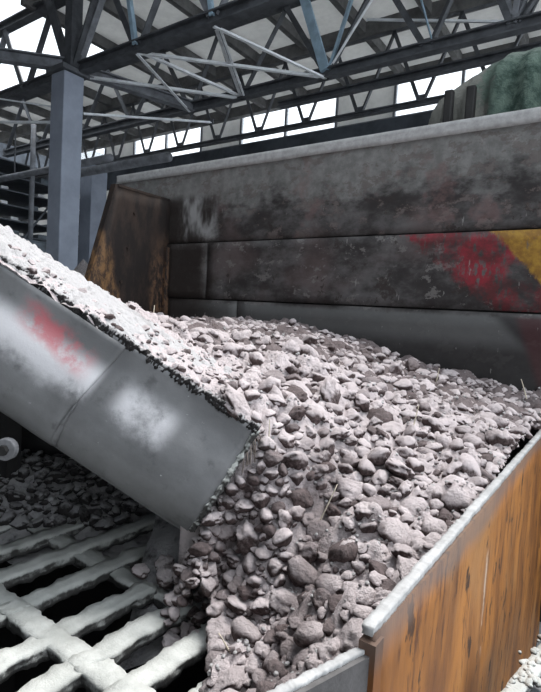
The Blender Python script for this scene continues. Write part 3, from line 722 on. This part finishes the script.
for i, (P, r, q) in enumerate(single):
    add_lump(P, r, meshes[i % NV], *lump_label(P))
def merged(items, name, matx, label, pick):
    V = []; Fc = []; n = 0
    for i, (P, r, q) in enumerate(items):
        vs_, fs = pick(i, r, q); R = np.array(place_matrix(P, r))*r
        V.append(vs_@R.T + np.array(P)); Fc.append(fs+n); n += len(vs_)
    V = np.concatenate(V); Fc = np.concatenate(Fc)
    me = bpy.data.meshes.new(name); me.vertices.add(len(V)); me.vertices.foreach_set('co', V.ravel()); me.loops.add(Fc.size); me.loops.foreach_set('vertex_index', Fc.ravel())
    me.polygons.add(len(Fc)); me.polygons.foreach_set('loop_start', np.arange(len(Fc))*3); me.polygons.foreach_set('loop_total', np.full(len(Fc), 3)); me.update(calc_edges=True)
    me.polygons.foreach_set('use_smooth', [True]*len(me.polygons)); me.materials.append(matx)
    o = bpy.data.objects.new(name, me); COL.objects.link(o); return tag(o, label, 'clay', kind='stuff')
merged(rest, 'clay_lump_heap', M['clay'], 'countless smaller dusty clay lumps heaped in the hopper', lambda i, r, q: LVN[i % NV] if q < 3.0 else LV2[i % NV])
# crumbs
cr = []
for i in range(7000):
    q = 1.1 + 2.8*random.random()**1.5; p = (random.random()*2-1)*q*.6
    if not inside(p, q, .01): continue
    x, y = xy(p, q); r = .003+.008*random.random()**2; cr.append((Vector((x, y, hz(p, q)+clod(x, y, p, q)+r*.3)), r, q))
merged(cr, 'clay_crumbs', M['clay_fine'], 'loose small clay crumbs scattered over the heap', lambda i, r, q: LV2[i % NV])

# smooth pale powder heaped along the top of the chute
P = []
for i in range(300):
    p = -.10 - 2.0*i/299; row = []
    for j in range(100):
        q = 1.895 + .75*j/99; j = j/3.0
        x, y = xy(p, q); z_ = hz(p, q) + .028*max(0, math.sin(math.pi*min(1, j/33*1.05)))**.6 - (.05 if j == 0 else 0) - .10*max(0, (j-26)/7)
        k_ = min(1, max(0, (-.12-p)/.5))
        z_ += -.045*(1-k_) + .012*fbm((x,y,z_), 9, 3, 12.0) + .005*nz((x,y,z_), 45) + (.05-.03*k_)*bil((x,y,0), 15, 3.0) + .02*bil((x,y,0), 34, 6.0) - .015
        row.append((x, y, z_))
    P.append(row)
tag(MB().grid(P).build('clay_powder', M['clay_fine'], smooth=True), 'smooth pale clay powder heaped along the top of the chute', 'clay', kind='stuff')

# dusty clods on the grate; shade under the chute is painted into their colour
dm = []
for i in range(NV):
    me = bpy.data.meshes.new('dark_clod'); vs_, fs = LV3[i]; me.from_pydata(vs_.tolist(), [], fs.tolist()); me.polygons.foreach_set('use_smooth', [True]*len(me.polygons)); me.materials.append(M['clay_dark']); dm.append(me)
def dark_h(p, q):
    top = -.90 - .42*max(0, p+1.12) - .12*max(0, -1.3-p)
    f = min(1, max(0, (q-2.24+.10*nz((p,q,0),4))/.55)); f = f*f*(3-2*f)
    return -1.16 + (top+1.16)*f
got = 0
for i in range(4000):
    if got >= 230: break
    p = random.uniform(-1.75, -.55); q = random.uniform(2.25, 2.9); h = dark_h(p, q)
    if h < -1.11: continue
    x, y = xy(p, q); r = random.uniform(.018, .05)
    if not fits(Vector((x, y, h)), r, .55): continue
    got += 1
    o = add_lump(Vector((x, y, h+r*.15)), r, dm[got % NV], 'clod with dusty top, painted dark for the shadow under the chute', 'dark clods under the chute'); o['category'] = 'clod'; o.name = 'shaded_clod'
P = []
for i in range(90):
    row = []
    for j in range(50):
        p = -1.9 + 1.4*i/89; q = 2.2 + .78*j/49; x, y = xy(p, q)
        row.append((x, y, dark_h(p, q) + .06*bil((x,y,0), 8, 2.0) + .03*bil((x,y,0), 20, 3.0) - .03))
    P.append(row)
tag(MB().grid(P).build('shaded_clay_mound', M['clay_dark'], smooth=True), 'clay mound painted dark for the shadow under the chute', 'clay', kind='stuff')  # mound carries the same painted shade as the clods
# black panel added behind the mound to keep the space below the chute dark
A = []; B_ = []
for i in range(12):
    p = -.02 - 2.3*i/11; x, y = xy(p, 2.15 + .85*min(1, i/3)); A.append((x, y, edge(p)-.62)); B_.append((x, y, -2.64))
MB().grid([A, B_]).build('shade_panel', M['black_steel'], hop, solid=.02)
# a few pale lumps caught on the grate's end
for i, (x, y, z_, r) in enumerate([(-1.40,1.40,-1.06,.05),(-1.34,1.46,-1.07,.04),(-1.47,1.45,-1.05,.045),(-1.28,1.38,-1.07,.035),(-1.22,1.44,-1.05,.05),(-1.52,1.36,-1.06,.03),(-1.15,1.40,-1.08,.045),(-1.05,1.33,-1.07,.04)]):
    add_lump(Vector((x, y, z_)), r, meshes[(i*3) % NV], 'pale clay lump caught on the end of the grate bars', 'clay lumps on the grate end')

# lumps rolled back under the lip
mb = MB(); P = []
def under_h(p, q): return -1.02 + .45*p + .06*nz((p,q,0), 6) - .5*max(0, 1.72-q) + .75*max(0, q-1.88)
for i in range(30): P.append([(*xy(-.48+.66*i/29, 1.66+.70*j/29), min(under_h(-.48+.66*i/29, 1.66+.70*j/29), edge(-.48+.66*i/29)-.60 if i < 20 else 9, hz(-.48+.66*i/29, 1.66+.70*j/29)-.06)) for j in range(30)])
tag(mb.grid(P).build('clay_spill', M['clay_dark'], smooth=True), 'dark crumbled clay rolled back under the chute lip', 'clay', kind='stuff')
got = 0
for i in range(900):
    if got >= 46: break
    p = random.uniform(-.30, .04); q = random.uniform(1.66, 2.0); r = random.uniform(.02, .045); h = under_h(p, q)+r*.3; x, y = xy(p, q)
    if h > edge(p)-.56: continue
    if fits(Vector((x, y, h)), r, .6):
        got += 1; o = add_lump(Vector((x, y, h)), r, meshes[got % NV], 'dusty clay lump rolled back under the chute lip', 'clay lumps under the chute lip'); o.name = 'rolled_clay_lump'
# spilled mound outside the hopper's left cheek
P = []
for i in range(30):
    row = []
    for j in range(48):
        a = 2*math.pi*j/47; r = 3.1*i/29; x = -5.95 + r*math.cos(a)*.85; y = 4.12 + r*math.sin(a)*1.0
        row.append((x, y, .58 - r*1.16 + .05*fbm((x, y, 0), 2, 3, 5.0)*(r > .05)))
    P.append(row)
tag(MB().grid(P).build('spilled_clay_mound', M['clay_fine'], smooth=True), 'white clay mound behind the hopper end beside the big column', 'clay mound')

# straws and roots sticking out of the clay
def strand(name, x, y, h, lean, r, m_, label, group, z0=None, curve=.3):
    z_ = hz(*pq(x, y)) if z0 is None else z0
    pts = [(x + lean[0]*u*h + curve*h*.3*math.sin(u*2.2)*lean[1], y + lean[1]*u*h, z_ + h*u*(1-.25*u*abs(lean[0]))) for u in np.linspace(0, 1, 7)]
    tag(MB().tube(pts, [r*(1-.5*u) for u in np.linspace(0,1,7)], 5).build(name, m_, smooth=True), label, 'straw', group)
def at_px(px, py, zg=None, n=60):
    v = fw + rt*((px-270.5)/F_PX) - up*((py-346)/F_PX); d = 1.0
    while d < 7:
        P = v*d; p, q = pq(P.x, P.y)
        if q > 1.0 and inside(p, q) and P.z < hz(p, q): return P
        d += .02
    return v*3
for px, py, h, ln, lb in [(436,383,.10,(.1,.1),'short pale straw standing by the back wall right of centre'),(527,402,.16,(-.35,.2),'pale straw leaning left near the right edge of the heap'),(412,432,.13,(.15,.05),'upright pale straw in the middle of the right hand heap'),
                      (153,322,.09,(0,.05),'tiny straw standing on the heap below the hopper cheek'),(316,530,.17,(.25,.3),'long curved straw in the hollow of the heap'),(268,455,.10,(-.1,.1),'straw hanging at the chute lip'),(237,668,.10,(-.6,-.2),'bent white straw beside the grate end')]:
    P = at_px(px, py); strand('straw', P.x, P.y, h, ln, .0032*max(1, P.dot(fw)/2.2), M['straw'], lb, 'straws in the clay')
for k in range(9):
    g1 = random.uniform(-.4, 1.6); s = ch(-.015, -.01+.02*random.random(), .005+.014*k)
    pts = [s + Vector((.006*u*g1 + .004*math.sin(u+g1*3), .006*u*g1, -.022*u)) for u in range(5)]
    tag(MB().tube(pts, .0022, 5).build('root_fibre', M['root'], smooth=True), 'thin root fibre dangling from the chute lip', 'root', 'root fibres at the chute lip')

# ================================================================ GREEN NETTING behind the hopper wall
P = []
nA = 120
for i in range(46):
    u = i/45; row = []
    for j in range(nA):
        a = 2*math.pi*j/nA
        f = 1.0 if u < .93 else (max(0.0, 1-((u-.93)/.07)**2.2))**.5
        fold = 1 + .085*math.sin(a*23+2*math.sin(a*3))*min(1, (1-u)*8+.25) + .05*nz((math.cos(a)*2, math.sin(a)*2, u*3), 1, 3.0)
        c_, s_ = math.cos(a), math.sin(a); se = (abs(c_)**3+abs(s_)**3)**(-1/3)
        x = -.95 + 1.22*c_*se*f*fold; y = 6.55 + .65*s_*se*f*fold
        z_ = -3 + u*6.06 + .06*nz((c_*2, s_*2, 0), 1.5, 1.0)*(u > .7) - (.08*max(0, (-1.25-x))/.5 if u > .8 else 0)
        row.append((x, y, z_))
    row.append(row[0]); P.append(row)
nt_ = thing('netting_cover', (-.98, 6.55, -3), 'dusty green netting draped over a tall stack behind the hopper wall', 'netting')
MB().grid(P).build('net_drape', M['net'], nt_, smooth=True)
for x in (-1.86, -1.62): MB().add(*(lambda r: (r.v, r.f))(MB().box((x-.05, 5.86, 1.5), (x+.05, 5.95, 2.62)))).build('dark_opening', M['black_steel'], nt_, bevel=.02)

# crumbs lying on the dust ridge of the walkway
ck = []
for i in range(170):
    u = random.random(); r = random.uniform(.006, .02)
    ck.append((Vector((-.29+.30*u+random.gauss(0,.02), 1.45+1.6*u, -1.225+random.uniform(-.005,.008))), r, 2.0))
o = merged(ck, 'dust_crumbs', M['grate'], 'pale dust crumbs', lambda i, r, q: LV2[i % NV]); del o['category']
o.parent = wk; o.location = -Vector(wk.location)
